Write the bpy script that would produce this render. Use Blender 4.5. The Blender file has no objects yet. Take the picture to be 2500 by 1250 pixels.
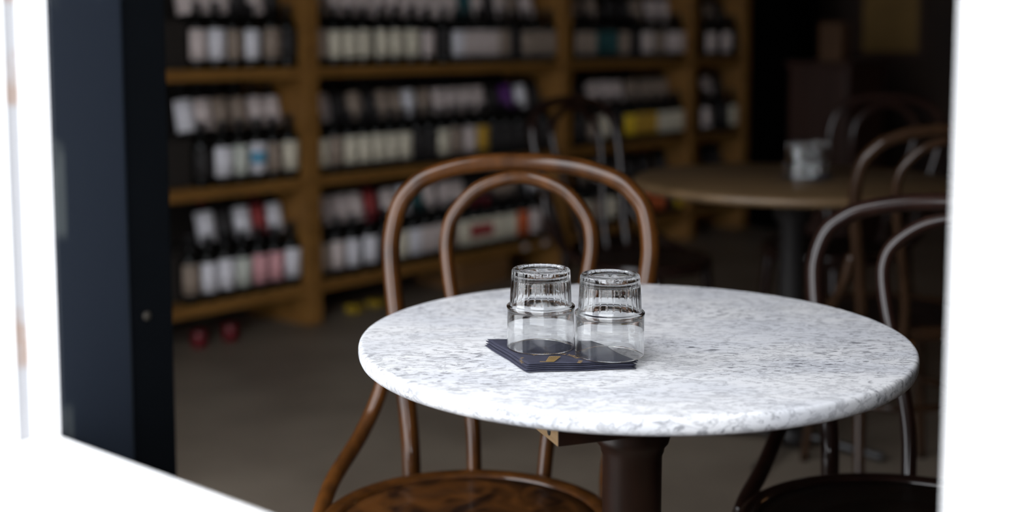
import bpy, bmesh, math, random
from mathutils import Vector, Matrix
random.seed(7)
C = bpy.context.scene.collection
PI = math.pi
sc = bpy.context.scene

# ------------------------------------------------------------------ materials
def new_mat(name):
    m = bpy.data.materials.new(name); m.use_nodes = True
    nt = m.node_tree; b = nt.nodes['Principled BSDF']
    return m, nt, b

def setp(b, **k):
    for n, v in k.items():
        n = n.replace('_', ' ')
        if n in b.inputs: b.inputs[n].default_value = v

def col(c): return (c[0], c[1], c[2], 1)

def noise_mat(name, c1, c2, scale=8, rough=0.5, lo=0.35, hi=0.65, stretch=(1, 1, 1), detail=6, coat=0, bump=0, spec=0.5, distort=0.0, coat_rough=0.1):
    m, nt, b = new_mat(name)
    tc = nt.nodes.new('ShaderNodeTexCoord'); mp = nt.nodes.new('ShaderNodeMapping')
    mp.inputs['Scale'].default_value = stretch
    nz = nt.nodes.new('ShaderNodeTexNoise')
    nz.inputs['Scale'].default_value = scale; nz.inputs['Detail'].default_value = detail; nz.inputs['Distortion'].default_value = distort
    rp = nt.nodes.new('ShaderNodeValToRGB')
    rp.color_ramp.elements[0].position = lo; rp.color_ramp.elements[0].color = col(c1)
    rp.color_ramp.elements[1].position = hi; rp.color_ramp.elements[1].color = col(c2)
    L = nt.links.new
    L(tc.outputs['Object'], mp.inputs['Vector']); L(mp.outputs['Vector'], nz.inputs['Vector'])
    L(nz.outputs['Fac'], rp.inputs['Fac']); L(rp.outputs['Color'], b.inputs['Base Color'])
    setp(b, Roughness=rough, Coat_Weight=coat, Coat_Roughness=coat_rough, Specular_IOR_Level=spec)
    if bump:
        bp = nt.nodes.new('ShaderNodeBump'); bp.inputs['Strength'].default_value = bump; bp.inputs['Distance'].default_value = 0.002
        L(nz.outputs['Fac'], bp.inputs['Height']); L(bp.outputs['Normal'], b.inputs['Normal'])
    return m

def plain(name, c, rough=0.5, metal=0, coat=0, spec=0.5):
    # a faint grain keeps even the plain surfaces procedural
    d = tuple(x * 0.9 for x in c)
    m = noise_mat(name, d, c, scale=30, rough=rough, coat=coat, spec=spec)
    m.node_tree.nodes['Principled BSDF'].inputs['Metallic'].default_value = metal
    return m

def marble_mat():
    m, nt, b = new_mat('white_marble')
    L = nt.links.new
    tc = nt.nodes.new('ShaderNodeTexCoord')
    mp = nt.nodes.new('ShaderNodeMapping'); mp.inputs['Scale'].default_value = (0.46, 1.0, 0.8); mp.inputs['Rotation'].default_value = (0, 0, 0.12)
    L(tc.outputs['Object'], mp.inputs['Vector'])
    def nz(scale, detail, rough, dist):
        n = nt.nodes.new('ShaderNodeTexNoise'); n.inputs['Scale'].default_value = scale; n.inputs['Detail'].default_value = detail
        n.inputs['Roughness'].default_value = rough; n.inputs['Distortion'].default_value = dist
        L(mp.outputs['Vector'], n.inputs['Vector']); return n
    def ramp(src, p):
        r = nt.nodes.new('ShaderNodeValToRGB'); e = r.color_ramp.elements
        e[0].position = p[0][0]; e[0].color = (p[0][1],) * 3 + (1,)
        e[1].position = p[-1][0]; e[1].color = (p[-1][1],) * 3 + (1,)
        for q in p[1:-1]:
            k = e.new(q[0]); k.color = (q[1],) * 3 + (1,)
        L(src, r.inputs['Fac']); return r
    fine = nz(150, 9, 0.68, 0.5)       # flecks of about a centimetre
    vein = ramp(fine.outputs['Fac'], [(0.52, 0), (0.60, 1)])
    big = nz(9, 4, 0.5, 0.6)
    mask = ramp(big.outputs['Fac'], [(0.32, 0.25), (0.68, 1)])
    thin = nz(30, 7, 0.62, 0.8)
    line = ramp(thin.outputs['Fac'], [(0.47, 0), (0.50, 1), (0.53, 0)])
    cloud = nz(16, 3, 0.5, 0.3)
    mul = nt.nodes.new('ShaderNodeMath'); mul.operation = 'MULTIPLY'
    L(vein.outputs['Color'], mul.inputs[0]); L(mask.outputs['Color'], mul.inputs[1])
    lm = nt.nodes.new('ShaderNodeMath'); lm.operation = 'MULTIPLY'; lm.inputs[1].default_value = 0.45
    L(line.outputs['Color'], lm.inputs[0])
    mx = nt.nodes.new('ShaderNodeMath'); mx.operation = 'MAXIMUM'
    L(mul.outputs[0], mx.inputs[0]); L(lm.outputs[0], mx.inputs[1])
    basec = nt.nodes.new('ShaderNodeValToRGB')
    basec.color_ramp.elements[0].position = 0.35; basec.color_ramp.elements[0].color = (0.70, 0.715, 0.755, 1)
    basec.color_ramp.elements[1].position = 0.62; basec.color_ramp.elements[1].color = (0.81, 0.815, 0.83, 1)
    L(cloud.outputs['Fac'], basec.inputs['Fac'])
    mix = nt.nodes.new('ShaderNodeMix'); mix.data_type = 'RGBA'
    L(mx.outputs[0], mix.inputs['Factor']); L(basec.outputs['Color'], mix.inputs['A'])
    mix.inputs['B'].default_value = (0.13, 0.135, 0.16, 1)
    L(mix.outputs['Result'], b.inputs['Base Color'])
    setp(b, Roughness=0.36, Specular_IOR_Level=0.4)
    return m

def glass_mat(name='clear_glass'):
    m, nt, b = new_mat(name)
    setp(b, Base_Color=(0.985, 0.992, 0.99, 1), Roughness=0.0, IOR=1.5, Transmission_Weight=1.0)
    # very faint smears on the surface
    nz = nt.nodes.new('ShaderNodeTexNoise'); nz.inputs['Scale'].default_value = 40
    mr = nt.nodes.new('ShaderNodeMapRange'); mr.inputs['To Min'].default_value = 0.0; mr.inputs['To Max'].default_value = 0.03
    nt.links.new(nz.outputs['Fac'], mr.inputs['Value']); nt.links.new(mr.outputs['Result'], b.inputs['Roughness'])
    return m

def masked_mat(name, base, spot, axis, limit, scale, thr, rough=0.5, stretch=(1, 1, 1)):
    """paint with a chipped or stained strip; `axis` < `limit` (object space, metres) is where the marks can be"""
    m, nt, b = new_mat(name); L = nt.links.new
    tc = nt.nodes.new('ShaderNodeTexCoord'); sp = nt.nodes.new('ShaderNodeSeparateXYZ'); mp = nt.nodes.new('ShaderNodeMapping')
    mp.inputs['Scale'].default_value = stretch
    L(tc.outputs['Object'], sp.inputs[0]); L(tc.outputs['Object'], mp.inputs['Vector'])
    nz = nt.nodes.new('ShaderNodeTexNoise'); nz.inputs['Scale'].default_value = scale; nz.inputs['Detail'].default_value = 4
    L(mp.outputs['Vector'], nz.inputs['Vector'])
    rp = nt.nodes.new('ShaderNodeValToRGB'); rp.color_ramp.elements[0].position = thr; rp.color_ramp.elements[1].position = thr + 0.08
    L(nz.outputs['Fac'], rp.inputs['Fac'])
    lt = nt.nodes.new('ShaderNodeMath'); lt.operation = 'LESS_THAN'; lt.inputs[1].default_value = limit
    L(sp.outputs[axis], lt.inputs[0])
    mu = nt.nodes.new('ShaderNodeMath'); mu.operation = 'MULTIPLY'
    L(rp.outputs['Color'], mu.inputs[0]); L(lt.outputs[0], mu.inputs[1])
    mix = nt.nodes.new('ShaderNodeMix'); mix.data_type = 'RGBA'
    mix.inputs['A'].default_value = col(base); mix.inputs['B'].default_value = col(spot)
    L(mu.outputs[0], mix.inputs['Factor']); L(mix.outputs['Result'], b.inputs['Base Color'])
    setp(b, Roughness=rough)
    return m

def chair_wood(name, c1, c2, rough=0.5, coat=0.5):
    m = noise_mat(name, c1, c2, scale=14, rough=rough, stretch=(2.4, 2.4, 0.8), coat=coat, lo=0.3, hi=0.7, coat_rough=0.09, spec=0.1)
    m.node_tree.nodes['Principled BSDF'].inputs['Coat IOR'].default_value = 1.6
    return m

M = {}
M['marble'] = marble_mat()
M['glass'] = glass_mat()
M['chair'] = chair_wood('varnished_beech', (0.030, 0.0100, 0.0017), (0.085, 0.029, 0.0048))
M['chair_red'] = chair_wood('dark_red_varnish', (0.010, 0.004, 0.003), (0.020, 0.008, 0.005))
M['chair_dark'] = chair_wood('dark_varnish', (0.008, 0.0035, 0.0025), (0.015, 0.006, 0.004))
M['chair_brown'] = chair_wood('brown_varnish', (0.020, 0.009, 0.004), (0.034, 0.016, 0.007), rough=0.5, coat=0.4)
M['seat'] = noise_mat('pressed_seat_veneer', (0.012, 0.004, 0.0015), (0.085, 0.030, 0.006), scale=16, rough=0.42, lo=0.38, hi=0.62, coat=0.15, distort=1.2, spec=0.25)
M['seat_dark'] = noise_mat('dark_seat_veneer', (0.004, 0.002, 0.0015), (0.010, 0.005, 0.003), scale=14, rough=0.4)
M['ply'] = noise_mat('ply_lit_end', (0.33, 0.20, 0.09), (0.42, 0.27, 0.13), scale=20, rough=0.7, stretch=(1, 1, 8))
M['column'] = noise_mat('dark_stained_column', (0.010, 0.004, 0.002), (0.026, 0.009, 0.004), scale=10, rough=0.4, stretch=(3, 3, 0.6))
M['black_iron'] = plain('black_iron', (0.012, 0.011, 0.011), 0.45)
M['steel'] = plain('dull_steel', (0.022, 0.019, 0.015), 0.6, metal=0.3, spec=0.2)
M['shelf_wood'] = noise_mat('shelf_pine', (0.185, 0.084, 0.016), (0.265, 0.125, 0.027), scale=7, rough=0.55, stretch=(2, 0.5, 2))
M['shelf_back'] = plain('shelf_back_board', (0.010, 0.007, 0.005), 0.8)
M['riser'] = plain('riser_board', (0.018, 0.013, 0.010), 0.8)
M['bottle'] = plain('dark_bottle_glass', (0.003, 0.0035, 0.003), 0.22, spec=0.3)
M['capsule'] = plain('black_capsule', (0.010, 0.009, 0.010), 0.35)
M['capsule_red'] = plain('red_capsule', (0.16, 0.008, 0.018), 0.4)
M['capsule_yellow'] = plain('yellow_capsule', (0.55, 0.36, 0.02), 0.4)
M['floor'] = noise_mat('worn_concrete_floor', (0.125, 0.099, 0.074), (0.215, 0.175, 0.135), scale=2.6, rough=0.55, lo=0.3, hi=0.7, detail=9)
M['pave'] = noise_mat('grey_pavement', (0.35, 0.35, 0.35), (0.45, 0.45, 0.44), scale=5, rough=0.85)
M['plaster'] = noise_mat('dark_brown_plaster', (0.016, 0.009, 0.006), (0.024, 0.013, 0.008), scale=3, rough=0.8)
M['ceil'] = noise_mat('brown_ceiling', (0.06, 0.042, 0.03), (0.08, 0.055, 0.04), scale=3, rough=0.9)
M['white'] = noise_mat('white_gloss_paint', (0.84, 0.84, 0.84), (0.88, 0.88, 0.88), scale=6, rough=0.4)
M['groove_shade_worn'] = masked_mat('groove_shade_rust_marks', (0.30, 0.30, 0.31), (0.24, 0.18, 0.15), 0, 9.0, 9, 0.53, 0.5, stretch=(1, 1, 1.5))  # grey base paints the groove's shade; the spots are rust
M['navy'] = masked_mat('navy_paint', (0.0050, 0.0075, 0.0125), (0.03, 0.035, 0.037), 1, 0.012, 14, 0.52, 0.5, stretch=(1, 1, 0.6))
M['navy'].node_tree.nodes['Principled BSDF'].inputs['Specular IOR Level'].default_value = 0.25
M['black_paint'] = plain('black_paint', (0.0012, 0.0016, 0.0022), 0.9, spec=0.03)
M['pillar'] = plain('black_pillar_paint', (0.0012, 0.0012, 0.0012), 0.95, spec=0.02)
M['navy_paper'] = noise_mat('navy_paper', (0.030, 0.031, 0.050), (0.042, 0.043, 0.066), scale=60, rough=0.8, bump=0.25, spec=0.25)
M['gold'] = plain('gold_print', (0.42, 0.27, 0.08), 0.45, metal=0.3)
M['far_top'] = noise_mat('worn_table_wood', (0.085, 0.051, 0.022), (0.135, 0.084, 0.040), scale=6, rough=0.45, stretch=(0.4, 4, 1))
M['cabinet'] = noise_mat('cabinet_wood', (0.026, 0.008, 0.0035), (0.036, 0.011, 0.005), scale=5, rough=0.5, stretch=(3, 3, 0.5))
M['mustard'] = noise_mat('mustard_paper', (0.18, 0.105, 0.028), (0.22, 0.130, 0.036), scale=5, rough=0.8)
M['crate'] = noise_mat('crate_wood', (0.12, 0.055, 0.016), (0.20, 0.095, 0.028), scale=6, rough=0.7, stretch=(1, 0.4, 4))
M['brown_card'] = noise_mat('brown_card', (0.07, 0.030, 0.010), (0.09, 0.040, 0.014), scale=9, rough=0.8)
M['red_tin'] = plain('red_tin', (0.12, 0.003, 0.008), 0.4)
M['yellow_box'] = plain('yellow_card', (0.32, 0.21, 0.005), 0.6)
M['orange'] = plain('orange_card', (0.75, 0.25, 0.02), 0.6)
M['tag'] = plain('tag_card', (0.6, 0.56, 0.54), 0.7)
LABELS = {'W': ('white', (0.80, 0.78, 0.82)), 'P': ('pale pink', (0.66, 0.56, 0.53)), 'C': ('cream', (0.70, 0.64, 0.50)),
          'G': ('grey-green', (0.58, 0.60, 0.53)), 'K': ('pink', (0.72, 0.36, 0.38)), 'R': ('red', (0.30, 0.035, 0.035)),
          'Y': ('yellow', (0.85, 0.58, 0.02)), 'O': ('ochre', (0.55, 0.32, 0.03)), 'T': ('teal', (0.010, 0.075, 0.08)),
          'U': ('purple', (0.13, 0.03, 0.20)), 'B': ('blue and white', (0.10, 0.34, 0.52)), 'D': ('dark', (0.022, 0.019, 0.019)),
          'E': ('dull brown', (0.30, 0.23, 0.18)), 'S': ('orange-red', (0.60, 0.12, 0.03))}
for k, (n, c) in LABELS.items():
    M['label_' + k] = plain(n.replace(' ', '_') + '_label_paper', c, 0.7)

# ------------------------------------------------------------------ mesh helpers
class MB:
    def __init__(s): s.v = []; s.f = []; s.sm = []
    def add(s, vs, fs, smooth=False):
        o = len(s.v); s.v += [tuple(v) for v in vs]; s.f += [tuple(o + i for i in f) for f in fs]; s.sm += [smooth] * len(fs)
    def box(s, lo, hi, bev=0.0):
        x0, y0, z0 = lo; x1, y1, z1 = hi
        bm = bmesh.new(); bmesh.ops.create_cube(bm, size=1)
        for v in bm.verts:
            v.co = Vector(((x0 + x1) / 2 + v.co.x * (x1 - x0), (y0 + y1) / 2 + v.co.y * (y1 - y0), (z0 + z1) / 2 + v.co.z * (z1 - z0)))
        if bev: bmesh.ops.bevel(bm, geom=list(bm.edges), offset=bev, segments=2, affect='EDGES', profile=0.5)
        bm.verts.ensure_lookup_table(); bm.verts.index_update()
        s.add([v.co[:] for v in bm.verts], [[v.index for v in f.verts] for f in bm.faces]); bm.free()
    def tube(s, pts, rad, n=12, closed=False):
        P = [Vector(p) for p in pts]; N = len(P)
        R = rad if isinstance(rad, (list, tuple)) else [rad] * N
        T = []
        for i in range(N):
            if closed: t = P[(i + 1) % N] - P[i - 1]
            else: t = P[min(i + 1, N - 1)] - P[max(i - 1, 0)]
            T.append(t.normalized())
        up = Vector((0, 0, 1)) if abs(T[0].z) < 0.9 else Vector((1, 0, 0))
        x = T[0].cross(up).normalized(); vs = []; fs = []
        for i in range(N):
            x = (x - T[i] * x.dot(T[i])).normalized(); y = T[i].cross(x)
            for k in range(n):
                a = 2 * PI * k / n
                vs.append(P[i] + (x * math.cos(a) + y * math.sin(a)) * R[i])
        rings = N if closed else N - 1
        for i in range(rings):
            j = (i + 1) % N
            for k in range(n):
                fs.append((i * n + k, i * n + (k + 1) % n, j * n + (k + 1) % n, j * n + k))
        if not closed:
            fs.append(tuple(range(n))[::-1]); fs.append(tuple((N - 1) * n + k for k in range(n)))
        s.add(vs, fs, True)
    def lathe(s, prof, n=32, c=(0, 0, 0), mod=None, cap=True):
        vs = []; fs = []; N = len(prof)
        for (r, z) in prof:
            for k in range(n):
                a = 2 * PI * k / n
                q = r + (mod(r, z, a) if mod else 0)
                vs.append((c[0] + q * math.cos(a), c[1] + q * math.sin(a), c[2] + z))
        for i in range(N - 1):
            for k in range(n):
                fs.append((i * n + k, i * n + (k + 1) % n, (i + 1) * n + (k + 1) % n, (i + 1) * n + k))
        if cap:
            fs.append(tuple(range(n))[::-1]); fs.append(tuple((N - 1) * n + k for k in range(n)))
        s.add(vs, fs, True)
    def mesh(s, name, mat):
        me = bpy.data.meshes.new(name); me.from_pydata(s.v, [], s.f)
        bm = bmesh.new(); bm.from_mesh(me); bmesh.ops.recalc_face_normals(bm, faces=bm.faces); bm.to_mesh(me); bm.free()
        for p, k in zip(me.polygons, s.sm): p.use_smooth = k
        me.materials.append(mat)
        return me
    def build(s, name, mat, parent=None, loc=(0, 0, 0), rz=0):
        o = bpy.data.objects.new(name, s.mesh(name, mat)); C.objects.link(o)
        o.location = loc; o.rotation_euler = (0, 0, rz)
        if parent: o.parent = parent
        return o

def tag(o, label, cat, group=None):
    o['label'] = label; o['category'] = cat
    if group: o['group'] = group
    return o
def empty(name, loc=(0, 0, 0), rz=0):
    o = bpy.data.objects.new(name, None); C.objects.link(o); o.location = loc; o.rotation_euler = (0, 0, rz); o.empty_display_size = 0.1
    return o
def crspline(pts, n=8):
    P = [Vector(p) for p in pts]; P = [2 * P[0] - P[1]] + P + [2 * P[-1] - P[-2]]; out = []
    for i in range(1, len(P) - 2):
        a, b, c, d = P[i - 1:i + 3]
        for k in range(n):
            t = k / n
            out.append(0.5 * (2 * b + (c - a) * t + (2 * a - 5 * b + 4 * c - d) * t * t + (3 * b - a - 3 * c + d) * t ** 3))
    out.append(P[-2]); return out

# ------------------------------------------------------------------ room frame: a runs along the shop front, b runs into the shop
PHI = math.radians(40.1)
E1 = Vector((math.cos(PHI), -math.sin(PHI), 0)); E2 = Vector((math.sin(PHI), math.cos(PHI), 0))
P0 = Vector((-0.365, 1.0, 0))
def W(a, b, z=0): return P0 + E1 * a + E2 * b + Vector((0, 0, z))
def room(name, lo, hi, mat, bev=0.0, parent=None):
    m = MB(); m.box(lo, hi, bev)
    if parent: return m.build(name, mat, parent)
    return m.build(name, mat, None, P0, -PHI)
def struct(name, lo, hi, mat, bev=0.0):
    o = room(name, lo, hi, mat, bev); o['kind'] = 'structure'; return o
def struct_many(name, boxes, mat):
    m = MB()
    for lo, hi in boxes: m.box(lo, hi)
    o = m.build(name, mat, None, P0, -PHI); o['kind'] = 'structure'; return o

A0, A1, B1, ZC = -3.30, 3.6, 7.2, 3.1
SILL = 0.812; HEAD = 2.92
struct('floor', (A0, -0.16, -0.08), (A1, B1, 0), M['floor'])
struct('ground', (-9, -9, -0.10), (9, -0.16, -0.02), M['pave'])
struct('ceiling', (A0, -0.16, ZC), (A1, B1, ZC + 0.1), M['ceil'])
struct('wall_left', (A0 - 0.12, -0.16, 0), (A0, B1, ZC), M['plaster'])
struct('wall_back', (A0, B1, 0), (A1, B1 + 0.12, ZC), M['plaster'])
struct('wall_right', (A1, -0.16, 0), (A1 + 0.12, B1, ZC), M['plaster'])
# shop front: pier, unseen open doorway to the left, sized for its daylight, the open window looked through, solid wall to the right
struct_many('wall_front', [((A0, -0.16, 0), (-1.42, 0.0, ZC)), ((-1.42, -0.16, 2.45), (-0.30, 0.0, ZC)), ((-0.30, -0.16, 0), (-0.09, 0.0, ZC)),
                           ((-0.09, -0.16, HEAD + 0.06), (A1, 0.0, ZC)), ((-0.09, -0.13, 0), (A1, -0.02, SILL - 0.05)),
                           ((1.03, -0.13, SILL - 0.05), (A1, -0.02, HEAD + 0.06))], M['white'])
# the white window frame in the foreground
w = MB()
# left jamb, its reveal stepped by a shallow groove
for lo, hi in [((-0.09, -0.16, SILL - 0.05), (-0.0, -0.036, HEAD)), ((-0.09, -0.036, SILL - 0.05), (-0.005, -0.023, HEAD)), ((-0.09, -0.023, SILL - 0.05), (0.0, 0.0, HEAD))]:
    w.box(lo, hi)
wj = w.build('trim_1', M['white'], None, P0, -PHI); wj['kind'] = 'structure'
struct('trim_2', (-0.0049, -0.0355, SILL), (-0.0025, -0.0235, HEAD), M['groove_shade_worn'])
struct('trim_3', (-0.09, -0.22, SILL - 0.05), (0.727, 0.0, SILL), M['white'], 0.006)         # sill
struct('trim_4', (0.728, -0.012, 0.0), (1.04, 0.10, ZC), M['white'], 0.004)                  # right post
struct('trim_5', (-0.09, -0.16, HEAD), (0.727, 0.0, HEAD + 0.06), M['white'])
# navy door post behind the left jamb, then the black inner lining
struct('trim_6', (-0.10, 0.0005, 0), (0.0, 0.069, ZC), M['navy'], 0.003)
struct('trim_7', (-0.10, 0.0695, 0), (-0.004, 0.113, ZC), M['black_paint'], 0.002)
m = MB(); m.lathe([(0.0001, 0), (0.004, 0), (0.004, 0.0012), (0.0025, 0.002), (0.0001, 0.002)], 16)
scr = m.build('screw', M['steel']); scr.location = W(-0.004, 0.086, 0.893); scr.rotation_euler = (0, PI / 2, -PHI)
tag(scr, 'small dull screw head on the black inner post beside the navy post', 'screw')

# black pillar at the far end of the shelves
pil = struct('wall_pillar', (A0, 6.18, 0), (-2.60, 6.5, ZC), M['pillar'])

# ------------------------------------------------------------------ wine shelf
SA = -2.86; SD = 0.38                    # front plane, depth
POSTS = [1.05, 2.748, 4.368, 5.515, 6.10]
BOARDS = [0.145, 0.566, 0.995, 1.415, 1.835]
TH = 0.042
shelf = empty('wine_shelf', W(SA, 3.6, 0), -PHI)
tag(shelf, 'long pine wine shelf along the left wall, stocked with bottles in stepped rows', 'shelf')
def sbox(name, lo, hi, mat, bev=0.0):
    # room coordinates -> local to the shelf empty
    m = MB(); m.box((lo[0] - SA, lo[1] - 3.6, lo[2]), (hi[0] - SA, hi[1] - 3.6, hi[2]), bev)
    return m.build(name, mat, shelf)
for p in POSTS: sbox('post', (SA - SD, p - 0.033, 0), (SA + 0.012, p + 0.033, 2.2), M['shelf_wood'], 0.002)
for i in range(4):
    for z in BOARDS:
        sbox('shelf_board', (SA - SD, POSTS[i] + 0.034, z - TH / 2), (SA, POSTS[i + 1] - 0.034, z + TH / 2), M['shelf_wood'], 0.002)
RISE = 0.172
for i in range(4):
    for z in BOARDS[:3]:
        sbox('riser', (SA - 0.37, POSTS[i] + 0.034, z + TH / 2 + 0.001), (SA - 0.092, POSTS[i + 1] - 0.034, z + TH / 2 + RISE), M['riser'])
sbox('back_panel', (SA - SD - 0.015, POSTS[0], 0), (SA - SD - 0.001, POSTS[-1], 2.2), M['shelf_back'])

# bottle meshes
bm_ = MB(); bm_.lathe([(0.0001, 0.004), (0.030, 0.0), (0.0365, 0.003), (0.0375, 0.01), (0.0375, 0.152), (0.0355, 0.164), (0.029, 0.177), (0.020, 0.189), (0.0155, 0.200), (0.0142, 0.212), (0.0142, 0.231), (0.0158, 0.232), (0.0158, 0.246), (0.0145, 0.248), (0.0001, 0.248)], 28)
ME_BOTTLE = bm_.mesh('bottle_body', M['bottle'])
bm_ = MB(); bm_.lathe([(0.0001, 0.004), (0.030, 0.0), (0.0365, 0.003), (0.0375, 0.01), (0.0375, 0.135), (0.0355, 0.146), (0.028, 0.156), (0.018, 0.162), (0.0150, 0.167), (0.0146, 0.174), (0.016, 0.1745), (0.016, 0.181), (0.0145, 0.182), (0.0001, 0.182)], 28)
ME_SHORT = bm_.mesh('short_bottle_body', M['bottle'])
cp = MB(); cp.lathe([(0.0150, 0.205), (0.0152, 0.231), (0.0166, 0.2315), (0.0166, 0.2465), (0.015, 0.2492), (0.0001, 0.2495)], 20)
cs = MB(); cs.lathe([(0.0156, 0.166), (0.0168, 0.1742), (0.0168, 0.1815), (0.015, 0.1832), (0.0001, 0.1835)], 20)
ME_CAP = {(k, q): (cs if q else cp).mesh('capsule', M[k]) for k in ('capsule', 'capsule_red') for q in (0, 1)}
def strip(z0, z1, arc, r=0.0377, t=0.0004, n=22):
    m = MB(); vs = []; fs = []
    for i in range(n + 1):
        a = -arc / 2 + arc * i / n
        for (q, z) in ((r, z0), (r + t, z0), (r + t, z1), (r, z1)): vs.append((q * math.cos(a), q * math.sin(a), z))
    for i in range(n):
        for k in range(4):
            fs.append((i * 4 + k, i * 4 + (k + 1) % 4, i * 4 + 4 + (k + 1) % 4, i * 4 + 4 + k))
    fs.append((0, 1, 2, 3)); fs.append(tuple(n * 4 + k for k in (3, 2, 1, 0)))
    m.add(vs, fs, True); return m
ME_LAB = {}
for k in LABELS:
    if k == 'B':
        ME_LAB[(k, 0)] = strip(0.035, 0.150, math.radians(150)).mesh('label', M['label_W']); ME_LAB[(k, 1)] = ME_LAB[(k, 0)]; continue
    ME_LAB[(k, 0)] = strip(0.035, 0.148, math.radians(150)).mesh('label', M['label_' + k])
    ME_LAB[(k, 1)] = strip(0.012, 0.134, math.radians(170)).mesh('label', M['label_' + k])
ME_BLUE = strip(0.072, 0.118, math.radians(120), 0.0382).mesh('emblem', M['label_B'])
ME_BAND = strip(0.062, 0.122, math.radians(151), 0.0382).mesh('label_band', M['label_R'])

def link(name, me, parent=None):
    o = bpy.data.objects.new(name, me); C.objects.link(o)
    if parent: o.parent = parent
    return o
ORD = 'first second third fourth fifth sixth seventh eighth ninth tenth eleventh twelfth thirteenth fourteenth fifteenth sixteenth seventeenth eighteenth nineteenth twentieth'.split()
BAY = ['left bay', 'second bay', 'third bay', 'last bay']
SHN = ['lower shelf', 'middle shelf', 'top shelf']

# what the photo shows along each row: (pixel column, kind of label), left to right
ROWS = {
 (2, 0): [(485,'P'),(533,'W'),(568,'E'),(614,'W'),(667,'E'),(708,'D'),
          (785,'E'),(818,'C'),(850,'C'),(886,'C'),(930,'C'),(965,'C'),(1005,'C'),(1042,'P'),(1083,'D'),(1116,'W'),(1145,'P'),(1175,'P'),(1202,'P'),(1222,'E'),(1250,'D'),(1285,'E'),(1312,'E'),(1340,'E'),
          (1412,'E'),(1440,'E'),(1460,'T'),(1490,'T'),(1520,'E'),(1548,'D'),(1575,'P'),(1605,'E'),(1635,'P'),(1662,'P'),(1730,'P'),(1768,'P'),(1795,'D')],
 (2, 1): [(470,'P'),(505,'P'),(550,'P'),(590,'D'),(636,'P'),(675,'D'),(722,'P'),
          (790,'E'),(825,'P'),(860,'P'),(890,'P'),(930,'P'),(965,'P'),(1000,'P'),(1035,'P'),(1070,'P'),(1105,'P'),(1140,'T'),(1170,'P'),(1195,'D'),(1215,'P'),(1250,'E'),(1290,'P'),(1330,'E'),
          (1405,'E'),(1445,'E'),(1490,'D'),(1525,'D'),(1555,'E'),(1590,'P'),(1625,'P'),(1660,'P'),(1730,'E'),(1765,'D'),(1795,'D')],
 (1, 0): [(488,'D'),(540,'W'),(582,'G'),(628,'B'),(664,'E'),(708,'C'),
          (782,'C'),(820,'E'),(855,'C'),(890,'C'),(922,'C'),(952,'C'),(980,'C'),(1010,'D'),(1040,'D'),(1074,'C'),(1108,'E'),(1143,'P'),(1174,'O'),(1205,'D'),(1235,'D'),(1265,'D'),(1295,'D'),(1325,'D'),
          (1412,'D'),(1447,'E'),(1473,'C'),(1505,'D'),(1534,'Y'),(1562,'O'),(1590,'O'),(1616,'C'),(1642,'C'),(1665,'C'),(1721,'P'),(1760,'D'),(1785,'C')],
 (1, 1): [(460,'W'),(496,'P'),(540,'E'),(588,'E'),(640,'P'),(676,'P'),(716,'P'),
          (790,'P'),(828,'D'),(870,'E'),(905,'D'),(936,'E'),(968,'E'),(1001,'W'),(1040,'E'),(1075,'P'),(1108,'P'),(1140,'P'),(1170,'P'),(1205,'D'),(1240,'U'),(1274,'W'),(1305,'D'),(1335,'D'),
          (1420,'D'),(1450,'P'),(1480,'P'),(1510,'P'),(1545,'E'),(1575,'E'),(1600,'E'),(1630,'E'),(1660,'E'),(1728,'P'),(1765,'D'),(1795,'E')],
 (0, 0): [(461,'E'),(497,'W'),(548,'W'),(591,'G'),(634,'K'),(676,'K'),(717,'W'),
          (782,'E'),(814,'P'),(854,'W'),(897,'W'),(935,'D'),(976,'C'),(1014,'W'),(1045,'P'),(1070,'P'),(1095,'E'),(1122,'C'),(1150,'R'),(1186,'R'),(1212,'C'),(1243,'C'),(1272,'S'),(1302,'P'),(1338,'P'),
          (1425,'C'),(1455,'E'),(1490,'C'),(1520,'E'),(1550,'D'),(1580,'S'),(1610,'S'),(1640,'D'),(1663,'Y'),(1730,'D'),(1765,'D')],
 (0, 1): [(501,'W'),(545,'D'),(591,'W'),(630,'R'),(675,'W'),(712,'W'),
          (800,'P'),(835,'P'),(868,'P'),(904,'R'),(950,'P'),(985,'W'),(1016,'T'),(1050,'P'),(1091,'P'),(1119,'P'),(1150,'D'),(1185,'D'),(1218,'E'),(1243,'E'),(1272,'D'),(1302,'W'),(1330,'D'),
          (1425,'E'),(1465,'P'),(1500,'D'),(1545,'D'),(1580,'D'),(1620,'D'),(1655,'D'),(1735,'D'),(1770,'D')],
}
def b_at(px, a):
    k = (px - 1250) / 3100.0
    x0, y0 = P0.x + a * E1.x, P0.y + a * E1.y
    return (k * y0 - x0) / (E2.x - k * E2.y)
rb = random.Random(3)
first = True
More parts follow.
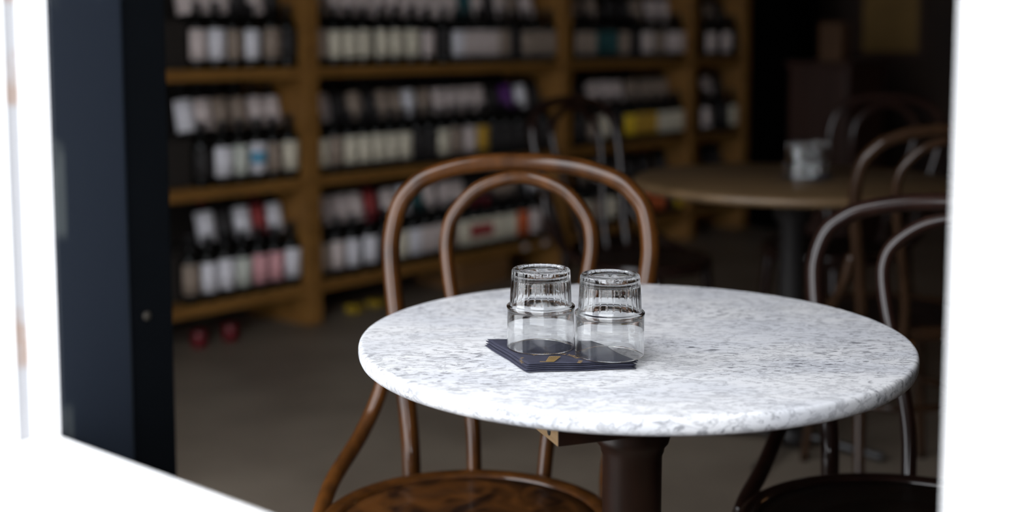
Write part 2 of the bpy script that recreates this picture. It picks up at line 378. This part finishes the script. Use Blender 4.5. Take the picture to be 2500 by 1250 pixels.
for (lev, back), items in ROWS.items():
    z = BOARDS[lev] + TH / 2 + 0.001
    a = SA - 0.132 if back else SA - 0.046
    zz = z + RISE + 0.0100 if back else z
    by_bay = {}
    for px, k in items:
        b = b_at(px, a)
        for i in range(4):
            lo, hi = POSTS[i] + 0.034 + 0.041, POSTS[i + 1] - 0.034 - 0.041
            if POSTS[i] < b < POSTS[i + 1]:
                by_bay.setdefault(i, []).append([min(max(b, lo), hi), k])
    for i, L_ in by_bay.items():
        # keep the bottles at least a bottle's width apart
        D = 0.0785
        lo, hi = POSTS[i] + 0.076, POSTS[i + 1] - 0.076
        if i == 0: lo = 1.9
        L_.sort()
        while len(L_) * D > hi - lo + D: L_.pop(len(L_) // 2)
        for _ in range(200):
            for j in range(len(L_) - 1):
                d = L_[j + 1][0] - L_[j][0]
                if d < D:
                    L_[j][0] -= (D - d) / 2 + 1e-4; L_[j + 1][0] += (D - d) / 2 + 1e-4
            for q in L_: q[0] = min(max(q[0], lo), hi)
        for j in range(len(L_) - 1):
            if L_[j + 1][0] - L_[j][0] < D: L_[j + 1][0] = L_[j][0] + D
        for j, (b, k) in enumerate(L_):
            o = empty('wine_bottle', W(a, b, zz))
            name = LABELS[k][0]
            tag(o, '%s-labelled %s, %s from left, %s row, %s, %s' % (name, 'short dark bottle' if back else 'dark wine bottle', ORD[j], 'back' if back else 'front', SHN[lev], BAY[i]), 'bottle',
                'wine bottles in the %s row of the %s' % ('back' if back else 'front', SHN[lev]))
            s = rb.uniform(0.97, 1.0) if back else rb.uniform(0.955, 1.0)
            o.scale = (s, s, s)
            if back: o.rotation_euler = (0, -math.radians(14), -PHI + rb.uniform(-0.05, 0.05))
            else: o.rotation_euler = (0, 0, -PHI + rb.uniform(-0.45, 0.05))
            link('body', ME_SHORT if back else ME_BOTTLE, o)
            l = link('label', ME_LAB[(k if not (k == 'R' and lev == 0 and not back) else 'C', back)], o)
            if back: l.rotation_euler = (0, 0, rb.uniform(-0.4, 0.05))
            if k == 'B': link('emblem', ME_BLUE, l)
            if k == 'R' and lev == 0 and not back: link('label_band', ME_BAND, l)
            link('capsule', ME_CAP[('capsule_red' if (k == 'R' or rb.random() < 0.03) else 'capsule', back)], o)

# things on the floor under the lowest board
def tin(b, name, mat, label):
    m = MB(); m.lathe([(0.0001, 0), (0.026, 0), (0.029, 0.003), (0.029, 0.058), (0.0275, 0.0605), (0.0265, 0.0585), (0.0001, 0.0585)], 28)
    o = m.build(name, M[mat], None, W(SA - 0.035, b, 0.001), 0); tag(o, label, 'tin', 'red tins under the wine shelf'); return o
tin(2.225, 'red_tin', 'red_tin', 'round red tin on floor under lowest shelf, nearer the navy post')
tin(2.365, 'red_tin', 'red_tin', 'round red tin on floor under lowest shelf, nearer the first wooden post')
def carton(b, a, label, w=0.055, h=0.032):
    m = MB(); m.box((-0.03, -w / 2, 0), (0.03, w / 2, h), 0.004)
    m.box((-0.012, -w / 2 - 0.0004, h * 0.3), (0.0304, w / 2 + 0.0004, h * 0.34))
    o = m.build('yellow_carton', M['yellow_box'], None, W(a, b, 0.001), -PHI + 0.2); tag(o, label, 'carton', 'yellow cartons under the wine shelf'); return o
carton(3.00, SA - 0.04, 'small yellow carton on floor beneath wine shelf, left of the other yellow one')
carton(3.14, SA - 0.06, 'small yellow carton on floor beneath wine shelf, right of the other yellow one', 0.05, 0.028)
# slatted crate
cr = empty('wooden_crate', W(SA - 0.15, 3.785, 0.0), -PHI)
tag(cr, 'low brown wooden crate on the floor under the lowest shelf, seen through the chair back', 'crate')
m = MB()
for s in (-1, 1): m.box((0.128 if s > 0 else -0.14, -0.17, 0.001), (0.14 if s > 0 else -0.128, 0.17, 0.112), 0.002)
m.build('side_board', M['crate'], cr)
m = MB()
for s in (-1, 1): m.box((-0.1275, s * 0.164 - 0.006, 0.001), (0.1275, s * 0.164 + 0.006, 0.112), 0.002)
m.build('end_board', M['crate'], cr)
m = MB(); m.box((-0.127, -0.157, 0.004), (0.127, 0.157, 0.012)); m.build('bottom_board', M['crate'], cr)
for b, d in ((4.06, 'left'), (4.21, 'right')):
    t = room('price_tag', (SA + 0.0005, b - 0.018, 0.130), (SA + 0.0016, b + 0.018, 0.158), M['tag'])
    tag(t, 'small pale price tag on the lower shelf edge, %s one of two' % d, 'price tag', 'price tags on the lower shelf edge')

# ------------------------------------------------------------------ chairs
OW = [(0, .154), (.07, .162), (.14, .174), (.256, .195), (.32, .205), (.366, .2075), (.418, .198), (.447, .178), (.467, .152), (.484, .10), (.4915, .045), (.493, 0)]
IW = [(0, .054), (.09, .062), (.2, .085), (.28, .104), (.337, .1145), (.37, .116), (.40, .1095), (.428, .091), (.45, .066), (.464, .032), (.469, 0)]
def make_chair(x, y, rz, label, wood, seat, rec=0.25, sx=1.0, sz=1.0, k=1.025, ro=0.0150, ri=0.0118, group=None, zb=0.438, so=0.0):
    root = empty('bentwood_chair', (x, y, 0), rz)
    tag(root, label, 'chair', group)
    Wd, Sd = M[wood], M[seat]
    def arch(t):
        half = [(w * k * sx, h * k * sz) for h, w in t]
        pts = [(-w, h) for w, h in half] + [(w, h) for w, h in half[::-1][1:]]
        return [(px_, h * math.sin(rec), zb + h * math.cos(rec)) for px_, h in pts]
    oc = arch(OW)
    w0 = 0.154 * k * sx
    legL = [(-w0 - 0.022, 0.085, 0.001), (-w0 - 0.014, 0.048, 0.14), (-w0 - 0.005, 0.016, 0.29)]
    legR = [(-p[0], p[1], p[2]) for p in legL[::-1]]
    path = crspline(legL + oc + legR, 7)
    rad = []
    for p in path: rad.append(ro * (0.78 + 0.22 * min(1, p.z / 0.35)))
    m = MB(); m.tube(path, rad, 16); m.build('back_frame', Wd, root)
    ic = crspline([(-0.052 * k * sx, -0.004, zb - 0.018)] + arch(IW) + [(0.052 * k * sx, -0.004, zb - 0.018)], 7)
    m = MB(); m.tube(ic, ri, 14); m.build('back_hoop', Wd, root)
    R = 0.216 * (0.5 + 0.5 * sx); sy = -R + 0.004
    # the rim of the seat, a bent ring with rounded section
    m = MB(); m.lathe([(R - 0.030, zb - 0.018), (R - 0.004, zb - 0.020), (R, zb - 0.012), (R, zb + 0.006), (R - 0.004, zb + 0.012), (R - 0.012, zb + 0.014), (R - 0.030, zb + 0.010), (R - 0.030, zb - 0.018)], 64, (so, sy, 0), cap=False)
    m.build('seat_rim', Wd, root)
    m = MB(); m.lathe([(0.0001, zb - 0.002), (R - 0.0305, zb - 0.002), (R - 0.0305, zb + 0.008), (R - 0.05, zb + 0.0062), (R * 0.62, zb + 0.003), (R * 0.60, zb + 0.0045), (R * 0.56, zb + 0.003), (R * 0.3, zb + 0.001), (R * 0.28, zb + 0.0025), (R * 0.25, zb + 0.001), (0.0001, zb)], 64, (so, sy, 0))
    m.build('seat', Sd, root)
    for s in (-1, 1):
        fx = s * 0.125 * (0.5 + 0.5 * sx)
        pts = crspline([(fx + so, sy - R * 0.70, zb - 0.021), (fx * 1.12, sy - R * 0.76, 0.25), (fx * 1.3, sy - R * 0.86, 0.001)], 8)
        m = MB(); m.tube(pts, [0.0185 - 0.007 * (1 - p.z / zb) for p in pts], 14); m.build('leg', Wd, root)
    zr = 0.24; rr = R * 0.74
    m = MB(); m.tube([(rr * math.cos(2 * PI * i / 48), sy + rr * math.sin(2 * PI * i / 48), zr) for i in range(48)], 0.0095, 10, True); m.build('stretcher', Wd, root)
    for s in (-1, 1):
        h0 = 0.20 * k * sz; wx = 0.185 * k * sx
        pts = crspline([(s * (wx + ro * 0.9), h0 * math.sin(rec), zb + h0 * math.cos(rec)), (s * (wx + 0.026), 0.030, zb + 0.125), (s * (wx + 0.034) + so * 0.5, -0.022, zb + 0.066), (s * (R + 0.014) + so, sy + 0.095, zb + 0.024), (s * (R + 0.010) + so, sy + 0.02, zb + 0.000), (s * (R + 0.006) + so, sy - 0.01, zb - 0.012)], 7)
        m = MB(); m.tube(pts, [0.0125] * len(pts), 12); m.build('brace', Wd, root)
    return root
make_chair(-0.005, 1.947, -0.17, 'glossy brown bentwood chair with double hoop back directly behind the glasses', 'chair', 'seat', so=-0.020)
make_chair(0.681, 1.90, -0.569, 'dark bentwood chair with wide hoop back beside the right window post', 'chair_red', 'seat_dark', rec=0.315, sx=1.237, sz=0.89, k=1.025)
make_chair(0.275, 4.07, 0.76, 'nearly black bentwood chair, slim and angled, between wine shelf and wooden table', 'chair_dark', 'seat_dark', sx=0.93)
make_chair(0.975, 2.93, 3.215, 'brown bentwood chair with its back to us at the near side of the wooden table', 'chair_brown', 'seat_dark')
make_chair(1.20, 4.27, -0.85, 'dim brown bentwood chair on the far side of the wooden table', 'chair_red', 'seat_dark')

# ------------------------------------------------------------------ marble table
TX, TY, TZ = 0.1555, 1.598, 0.75
tb = empty('cafe_table', (TX, TY, 0))
tag(tb, 'round white marble cafe table on a dark wooden pedestal', 'table')
R = 0.35
prof = [(0.0001, 0.727), (R - 0.010, 0.727), (R - 0.0055, 0.7278), (R - 0.0022, 0.7303), (R - 0.0006, 0.7340), (R, 0.738), (R - 0.0001, 0.7440), (R - 0.0008, 0.7472), (R - 0.0022, 0.7490), (R - 0.0042, 0.7498), (R - 0.0065, TZ), (0.0001, TZ)]
m = MB(); m.lathe(prof, 160); m.build('tabletop', M['marble'], tb)
th = math.radians(20)
m = MB(); m.box((-0.2, -0.2, 0.690), (0.2, 0.2, 0.7265), 0.0015)
mbrd = m.build('mounting_board', M['ply'], tb, (0.0135, -0.0077, 0), th)
mbrd.data.materials.append(M['column'])
for p in mbrd.data.polygons:
    if p.normal.x > -0.6: p.material_index = 1  # only the end face keeps the lighter ply, its lit look put into colour
sc_ = MB(); sc_.lathe([(0.0001, 0), (0.0042, 0), (0.0042, 0.0008), (0.002, 0.0012), (0.002, 0.0006), (0.0001, 0.0006)], 18)
s1 = sc_.build('screw', M['black_iron'], mbrd); s1.location = (-0.2001, -0.1750, 0.7000); s1.rotation_euler = (0, -PI / 2, 0)
m = MB(); m.lathe([(0.0385, 0.045), (0.040, 0.10), (0.037, 0.13), (0.0375, 0.30), (0.0385, 0.595), (0.041, 0.600), (0.0415, 0.606), (0.047, 0.612), (0.049, 0.620), (0.047, 0.628), (0.052, 0.640), (0.064, 0.675), (0.070, 0.6895)], 48)
m.build('column', M['column'], tb)
def feet(root, mat, angles, r=0.21):
    m = MB(); m.lathe([(0.055, 0.02), (0.06, 0.03), (0.058, 0.05), (0.05, 0.06), (0.0001, 0.062)], 32); m.build('base', mat, root)
    for a in angles:
        ca, sa = math.cos(math.radians(a)), math.sin(math.radians(a))
        pts = [(0.045, 0.040), (0.10, 0.036), (0.16, 0.026), (r - 0.012, 0.016), (r, 0.013)]
        m = MB(); m.tube([(p.x * ca, p.x * sa, p.y) for p in crspline([(q, z, 0) for q, z in pts], 5)], 0.0125, 12)
        m.build('foot', mat, root)
feet(tb, M['black_iron'], (60, 150, 240, 330))

# far wooden table
FX, FY = 0.765, 3.43
ft = empty('round_table', (FX, FY, 0))
tag(ft, 'round brown wooden table further back in the dim room', 'table')
m = MB(); m.lathe([(0.0001, 0.722), (0.42, 0.722), (0.432, 0.728), (0.435, 0.736), (0.432, 0.745), (0.424, TZ), (0.0001, TZ)], 96); m.build('tabletop', M['far_top'], ft)
m = MB(); m.lathe([(0.038, 0.045), (0.042, 0.12), (0.036, 0.16), (0.036, 0.62), (0.05, 0.64), (0.06, 0.70), (0.12, 0.705), (0.12, 0.7215)], 32); m.build('column', M['black_iron'], ft)
feet(ft, M['black_iron'], (60, 150, 240, 330), 0.26)

# ------------------------------------------------------------------ napkins
def napkin(corners, z, t, seed, waves=0.0006, n=26):
    """a folded square of paper: L, F, R, B corners in the table's plane, soft uneven edge, slightly wavy"""
    r = random.Random(seed); Lc, F, Rc, Bc = [Vector((c[0], c[1], 0)) for c in corners]
    p1, p2 = r.uniform(0, 6), r.uniform(0, 6)
    m = MB(); vs = []; fs = []
    def P(u, v):
        q = F * (1 - u) * (1 - v) + Rc * u * (1 - v) + Lc * (1 - u) * v + Bc * u * v
        e = 0.0009
        q += Vector((e * math.sin(9 * v + p1) * (2 * u - 1), e * math.sin(11 * u + p2) * (2 * v - 1), 0))
        zz = waves * (math.sin(7 * u + p1) + math.sin(6 * v + p2)) * 0.5
        return q, zz
    for side in (0, 1):
        for i in range(n + 1):
            for j in range(n + 1):
                u, v = i / n, j / n; q, zz = P(u, v)
                d = min(u, v, 1 - u, 1 - v) * 0.125
                h = t / 2 * min(1, 0.35 + d / 0.0016)       # folded edges are rounded
                vs.append((q.x, q.y, z + t / 2 + zz + (h if side else -h)))
    S = (n + 1) ** 2
    for i in range(n):
        for j in range(n):
            a_ = i * (n + 1) + j; b_ = a_ + n + 1
            fs.append((a_, a_ + 1, b_ + 1, b_)); fs.append((S + a_, S + b_, S + b_ + 1, S + a_ + 1))
    def wall(l):
        for q0, q1 in zip(l, l[1:]): fs.append((q0, q1, S + q1, S + q0))
    wall([j for j in range(n + 1)]); wall([n * (n + 1) + j for j in range(n + 1)])
    wall([i * (n + 1) for i in range(n + 1)]); wall([i * (n + 1) + n for i in range(n + 1)])
    m.add(vs, fs, False)
    return m, P
NC = [(-0.0310, 1.5385), (0.0187, 1.4190), (0.1450, 1.4350), (0.0966, 1.5475)]
cen = Vector((sum(c[0] for c in NC) / 4, sum(c[1] for c in NC) / 4))
NT = 0.0014; NP = 0.0019
NAMES = ['bottom napkin of the navy stack, lying directly on the white marble', 'second navy paper napkin from the bottom of the stack under the glasses',
         'middle navy paper napkin of the five stacked under the glasses', 'fourth navy paper napkin up, just beneath the gold-printed one', 'top navy paper napkin with small gold emblem and print, under the two glasses']
rn = random.Random(11)
for i in range(5):
    d = [(c[0] + rn.uniform(-0.0016, 0.0016) - 0.0007 * (4 - i), c[1] + rn.uniform(-0.0016, 0.0016) - 0.0012 * (4 - i) * (1 if k in (1, 2) else -0.2)) for k, c in enumerate(NC)]
    if i == 4: d = NC
    mb, P = napkin([(x - cen.x, y - cen.y) for x, y in d], 0, NT, 100 if i < 4 else 100, 0.0005)
    o = mb.build('napkin', M['navy_paper'], None, (cen.x, cen.y, TZ + 0.0008 + i * NP))
    for p in o.data.polygons: p.use_smooth = True
    tag(o, NAMES[i], 'napkin', 'navy napkins under the glasses')
    if i == 4:
        top_nap, topP = o, P
# gold print on the top napkin: a fanned emblem between arcs of small lettering
def on_nap(u, v):
    q, zz = topP(u, v); return (q.x, q.y, NT + zz + 0.00012)
m = MB()
def stroke(p, q, w):
    p = Vector(p); q = Vector(q); d = (q - p); nrm = Vector((-d.y, d.x, 0)).normalized() * w / 2
    up = Vector((0, 0, 0.00008))
    v8 = [p - nrm, p + nrm, q + nrm, q - nrm]; v8 = v8 + [a_ + up for a_ in v8]
    m.add(v8, [(3, 2, 1, 0), (4, 5, 6, 7), (0, 1, 5, 4), (1, 2, 6, 5), (2, 3, 7, 6), (3, 0, 4, 7)])
def napuv(px, py):
    # table-plane point (metres, relative to the napkin's centre) -> printed mark
    return Vector((px, py, NT + 0.0011))
EC = Vector((-0.0125, -0.0490))          # emblem centre on the napkin
for k in range(7):
    t = k / 6
    stroke(napuv(EC.x - 0.006 + 0.0085 * t, EC.y - 0.012), napuv(EC.x - 0.001 + 0.0125 * t, EC.y + 0.012), 0.0010)
stroke(napuv(EC.x - 0.013, EC.y - 0.0115), napuv(EC.x + 0.003, EC.y - 0.0115), 0.0016)
stroke(napuv(EC.x - 0.001, EC.y + 0.0125), napuv(EC.x + 0.011, EC.y + 0.0125), 0.0012)
rp_ = random.Random(4)
def arc_print(cx, cy, r, a0, a1, n, h):
    for k in range(n):
        if k % 6 == 5: continue
        a = a0 + (a1 - a0) * k / (n - 1); ca, sa = math.cos(a), math.sin(a)
        p = (cx + r * ca, cy + r * sa); q = (cx + (r + h) * ca, cy + (r + h) * sa)
        stroke(napuv(*p), napuv(*q), 0.0007)
        if rp_.random() < 0.7:
            s_ = rp_.choice((0, 0.5, 1)); rr = r + h * s_; a2 = a + 0.0017 / r
            stroke(napuv(cx + rr * ca, cy + rr * sa), napuv(cx + rr * math.cos(a2), cy + rr * math.sin(a2)), 0.0007)
arc_print(EC.x, EC.y - 0.005, 0.030, math.radians(128), math.radians(18), 26, 0.0052)
arc_print(EC.x, EC.y - 0.005, 0.033, math.radians(200), math.radians(160), 8, 0.0036)
arc_print(EC.x + 0.004, EC.y - 0.004, 0.028, math.radians(-6), math.radians(-30), 6, 0.0045)
pr = m.build('print', M['gold'], top_nap)
pr['label'] = 'gold printed emblem and lettering'

# ------------------------------------------------------------------ glasses (upside down)
def make_glass(x, y, z, label, rz=0.0, group=None):
    NR = 28
    def mod(r, z_, a):
        # fine raised ribs, running out in scallops at the foot and above the shoulder
        if r < 0.0285 or z_ < 0.0540: return 0
        k = min(1, max(0, (z_ - 0.0540) / 0.012))
        x = (a % (2 * PI / NR)) - PI / NR
        e = min(1, max(0, (abs(x / (PI / NR)) - 0.68) / 0.30))
        return -0.00045 * k * (1 - e * e * (3 - 2 * e))
    outer = [(0.0394, 0.0004), (0.0399, 0.0), (0.0404, 0.0006), (0.0405, 0.0016), (0.0404, 0.020), (0.0402, 0.0435), (0.0403, 0.0462), (0.0409, 0.0482), (0.0411, 0.0497), (0.0407, 0.0511), (0.0396, 0.0520), (0.0378, 0.0526), (0.0372, 0.0535)]
    for i in range(1, 13):
        t = i / 12; outer.append((0.0372 - 0.0020 * t, 0.0535 + 0.0365 * t))
    outer += [(0.0351, 0.0922), (0.0348, 0.0938), (0.0340, 0.0950), (0.0328, 0.0957), (0.0312, 0.0960)]
    base = [(0.0290, 0.0960), (0.0268, 0.0958), (0.0258, 0.0948), (0.0250, 0.0941), (0.0225, 0.0941), (0.0219, 0.0945), (0.0212, 0.0940), (0.0100, 0.0934), (0.0001, 0.0932)]
    inner = [(0.0001, 0.0862), (0.012, 0.0864), (0.022, 0.0870), (0.0288, 0.0866), (0.0316, 0.0846), (0.0329, 0.0805), (0.0338, 0.068), (0.0348, 0.0555), (0.0353, 0.0518), (0.0366, 0.0494), (0.0378, 0.0474), (0.0387, 0.0435), (0.0390, 0.020), (0.0393, 0.0016), (0.0394, 0.0004)]
    prof = outer + base + inner
    m = MB()
    m.lathe(prof, 392, mod=mod, cap=False)
    # only the outer wall is fluted: undo it on the inner one
    n = 392
    for i in range(len(outer) + len(base), len(prof)):
        r, z_ = prof[i]
        for k in range(n):
            a = 2 * PI * k / n; m.v[i * n + k] = (r * math.cos(a), r * math.sin(a), z_)
    o = m.build('drinking_glass', M['glass'], None, (x, y, z), rz)
    # weld the pole vertices and the rim
    bm = bmesh.new(); bm.from_mesh(o.data); bmesh.ops.remove_doubles(bm, verts=bm.verts, dist=0.00008)
    bmesh.ops.recalc_face_normals(bm, faces=bm.faces); bm.to_mesh(o.data); bm.free()
    for p in o.data.polygons: p.use_smooth = True
    tag(o, label, 'glass', group); return o
GZ = TZ + 0.0008 + 4 * NP + NT + 0.0007
make_glass(0.0345, 1.4965, GZ, 'left clear ribbed tumbler upside down on the navy napkins', 0.0, 'tumblers on the marble table')
make_glass(0.1143, 1.4600, GZ, 'right clear ribbed tumbler upside down on the navy napkins, nearer the front', 0.05, 'tumblers on the marble table')

# the same setting on the far table
fz = TZ
FC = (0.80, 3.42)
for i in range(3):
    c = 0.075
    mb, _ = napkin([(-c, 0.01), (0.0, -c), (c, 0.0), (0.0, c)], 0, NT, 50 + i, 0.0003, 10)
    o = mb.build('napkin', M['navy_paper'], None, (FC[0] + 0.004 * i, FC[1], fz + 0.0006 + i * (NT + 0.0002)), 0.1 * i)
    tag(o, ['lowest dark napkin under the glasses on the far wooden table', 'middle dark napkin under the glasses on the far wooden table', 'top dark napkin under the glasses on the far wooden table'][i], 'napkin', 'napkins on the wooden table')
gz2 = fz + 0.0006 + 3 * (NT + 0.0002) + 0.0004
make_glass(FC[0] - 0.030, FC[1] - 0.036, gz2, 'left upturned glass on the far wooden table, blurred grey', 0.2, 'glasses on the wooden table')
make_glass(FC[0] + 0.026, FC[1] + 0.028, gz2, 'right upturned glass on the far wooden table, partly behind its neighbour', 0.4, 'glasses on the wooden table')

# ------------------------------------------------------------------ dim back of the room
cb = empty('cabinet_stand_in', W(-2.16, 5.86, 0), -PHI)  # cabinet and box made up to stand in for a vague brown shape
tag(cb, 'cabinet-like stand-in for an unclear dark brown shape in front of the black pillar', 'cabinet')
m = MB(); m.box((-0.17, -0.22, 0.06), (0.17, 0.22, 0.98), 0.004); m.box((-0.16, -0.21, 0.001), (0.16, 0.21, 0.06)); m.build('body', M['cabinet'], cb)
m = MB(); m.box((-0.19, -0.24, 0.981), (0.19, 0.24, 1.005), 0.004); m.build('top', M['cabinet'], cb)
for s in (-1, 1):
    m = MB(); m.box((s * 0.082 - 0.078, -0.236, 0.08), (s * 0.082 + 0.078, -0.221, 0.96), 0.003); d = m.build('door', M['cabinet'], cb)
    m = MB(); m.lathe([(0.006, 0), (0.006, 0.012), (0.011, 0.016), (0.011, 0.024), (0.0001, 0.027)], 16); kb = m.build('knob', M['steel'], d); kb.location = (s * 0.018, -0.236, 0.55); kb.rotation_euler = (PI / 2, 0, 0)
bx = empty('box_stand_in', W(-2.17, 5.84, 1.0055), -PHI + 0.1)
tag(bx, 'box-like stand-in for the narrow top of the unclear brown shape', 'box')
m = MB(); m.box((-0.065, -0.06, 0), (0.065, 0.06, 0.19), 0.003); m.build('carton', M['brown_card'], bx)
m = MB(); m.box((-0.067, -0.062, 0.191), (0.067, 0.062, 0.205), 0.002); m.build('lid', M['brown_card'], bx)
pz = 1.022
po = empty('framed_notice', W(-2.43, B1 - 0.001, pz), -PHI)
tag(po, 'plain mustard-brown panel in a dark frame high on the back wall', 'picture')
m = MB(); m.box((-0.20, -0.012, 0.02), (0.17, -0.003, 0.58)); m.build('panel', M['mustard'], po)
m = MB()
for lo, hi in (((-0.23, -0.022, -0.01), (0.20, -0.0005, 0.0195)), ((-0.23, -0.022, 0.5805), (0.20, -0.0005, 0.61)), ((-0.23, -0.022, 0.02), (-0.2005, -0.0005, 0.58)), ((0.1705, -0.022, 0.02), (0.20, -0.0005, 0.58))): m.box(lo, hi)
m.build('frame', M['cabinet'], po)
m = MB(); m.box((-0.05, -0.04, 0), (0.05, 0.04, 0.06), 0.006); m.box((-0.0505, -0.006, 0.02), (0.0505, 0.006, 0.0605))
og = m.build('orange_packet', M['orange'], None, (1.43, 4.62, 0.001), 0.4); tag(og, 'small orange packet on the floor, seen between the right-hand chair hoops', 'packet')

# ------------------------------------------------------------------ light: overcast sky outside, one added warm fill without a fixture deep in the room
wd = bpy.data.worlds.new('overcast'); sc.world = wd; wd.use_nodes = True
nt = wd.node_tree; bg = nt.nodes['Background']
tc = nt.nodes.new('ShaderNodeTexCoord'); sp = nt.nodes.new('ShaderNodeSeparateXYZ'); rp = nt.nodes.new('ShaderNodeValToRGB')
nt.links.new(tc.outputs['Generated'], sp.inputs[0]); nt.links.new(sp.outputs['Z'], rp.inputs['Fac'])
rp.color_ramp.elements[0].position = 0.0; rp.color_ramp.elements[0].color = (0.75, 0.78, 0.83, 1)
rp.color_ramp.elements[1].position = 0.9; rp.color_ramp.elements[1].color = (1.0, 1.02, 1.06, 1)
nt.links.new(rp.outputs['Color'], bg.inputs['Color']); bg.inputs['Strength'].default_value = 7.3
def fill_light(a, b, z, e, c=(1, 0.62, 0.32), r=0.3):
    l = bpy.data.lights.new('warm_fill', 'POINT'); l.energy = e; l.color = c; l.shadow_soft_size = r
    o = bpy.data.objects.new('warm_fill', l); C.objects.link(o); o.location = W(a, b, z); return o
fill_light(0.6, 5.6, 2.7, 4, (1, 0.5, 0.22))  # unseen light added for the warm tint at the back

# ------------------------------------------------------------------ camera
cd = bpy.data.cameras.new('camera'); cam = bpy.data.objects.new('camera', cd); C.objects.link(cam)
cam.location = (0, 0, 1.13)
cam.rotation_euler = (PI / 2 - math.radians(5.5825), 0, 0)
cd.sensor_width = 36; cd.lens = 3100 * 36 / 2500
cd.shift_y = (395 - 625) / 2500
cd.clip_start = 0.02
cd.dof.use_dof = True; cd.dof.focus_distance = 1.50; cd.dof.aperture_fstop = 2.2
sc.camera = cam
sc.view_settings.view_transform = 'Standard'; sc.view_settings.look = 'None'; sc.view_settings.gamma = 1; sc.view_settings.use_curve_mapping = False
sc.view_settings.exposure = 0.0
cy = sc.cycles
cy.max_bounces = 14; cy.transmission_bounces = 14; cy.glossy_bounces = 6; cy.diffuse_bounces = 6; cy.transparent_max_bounces = 8
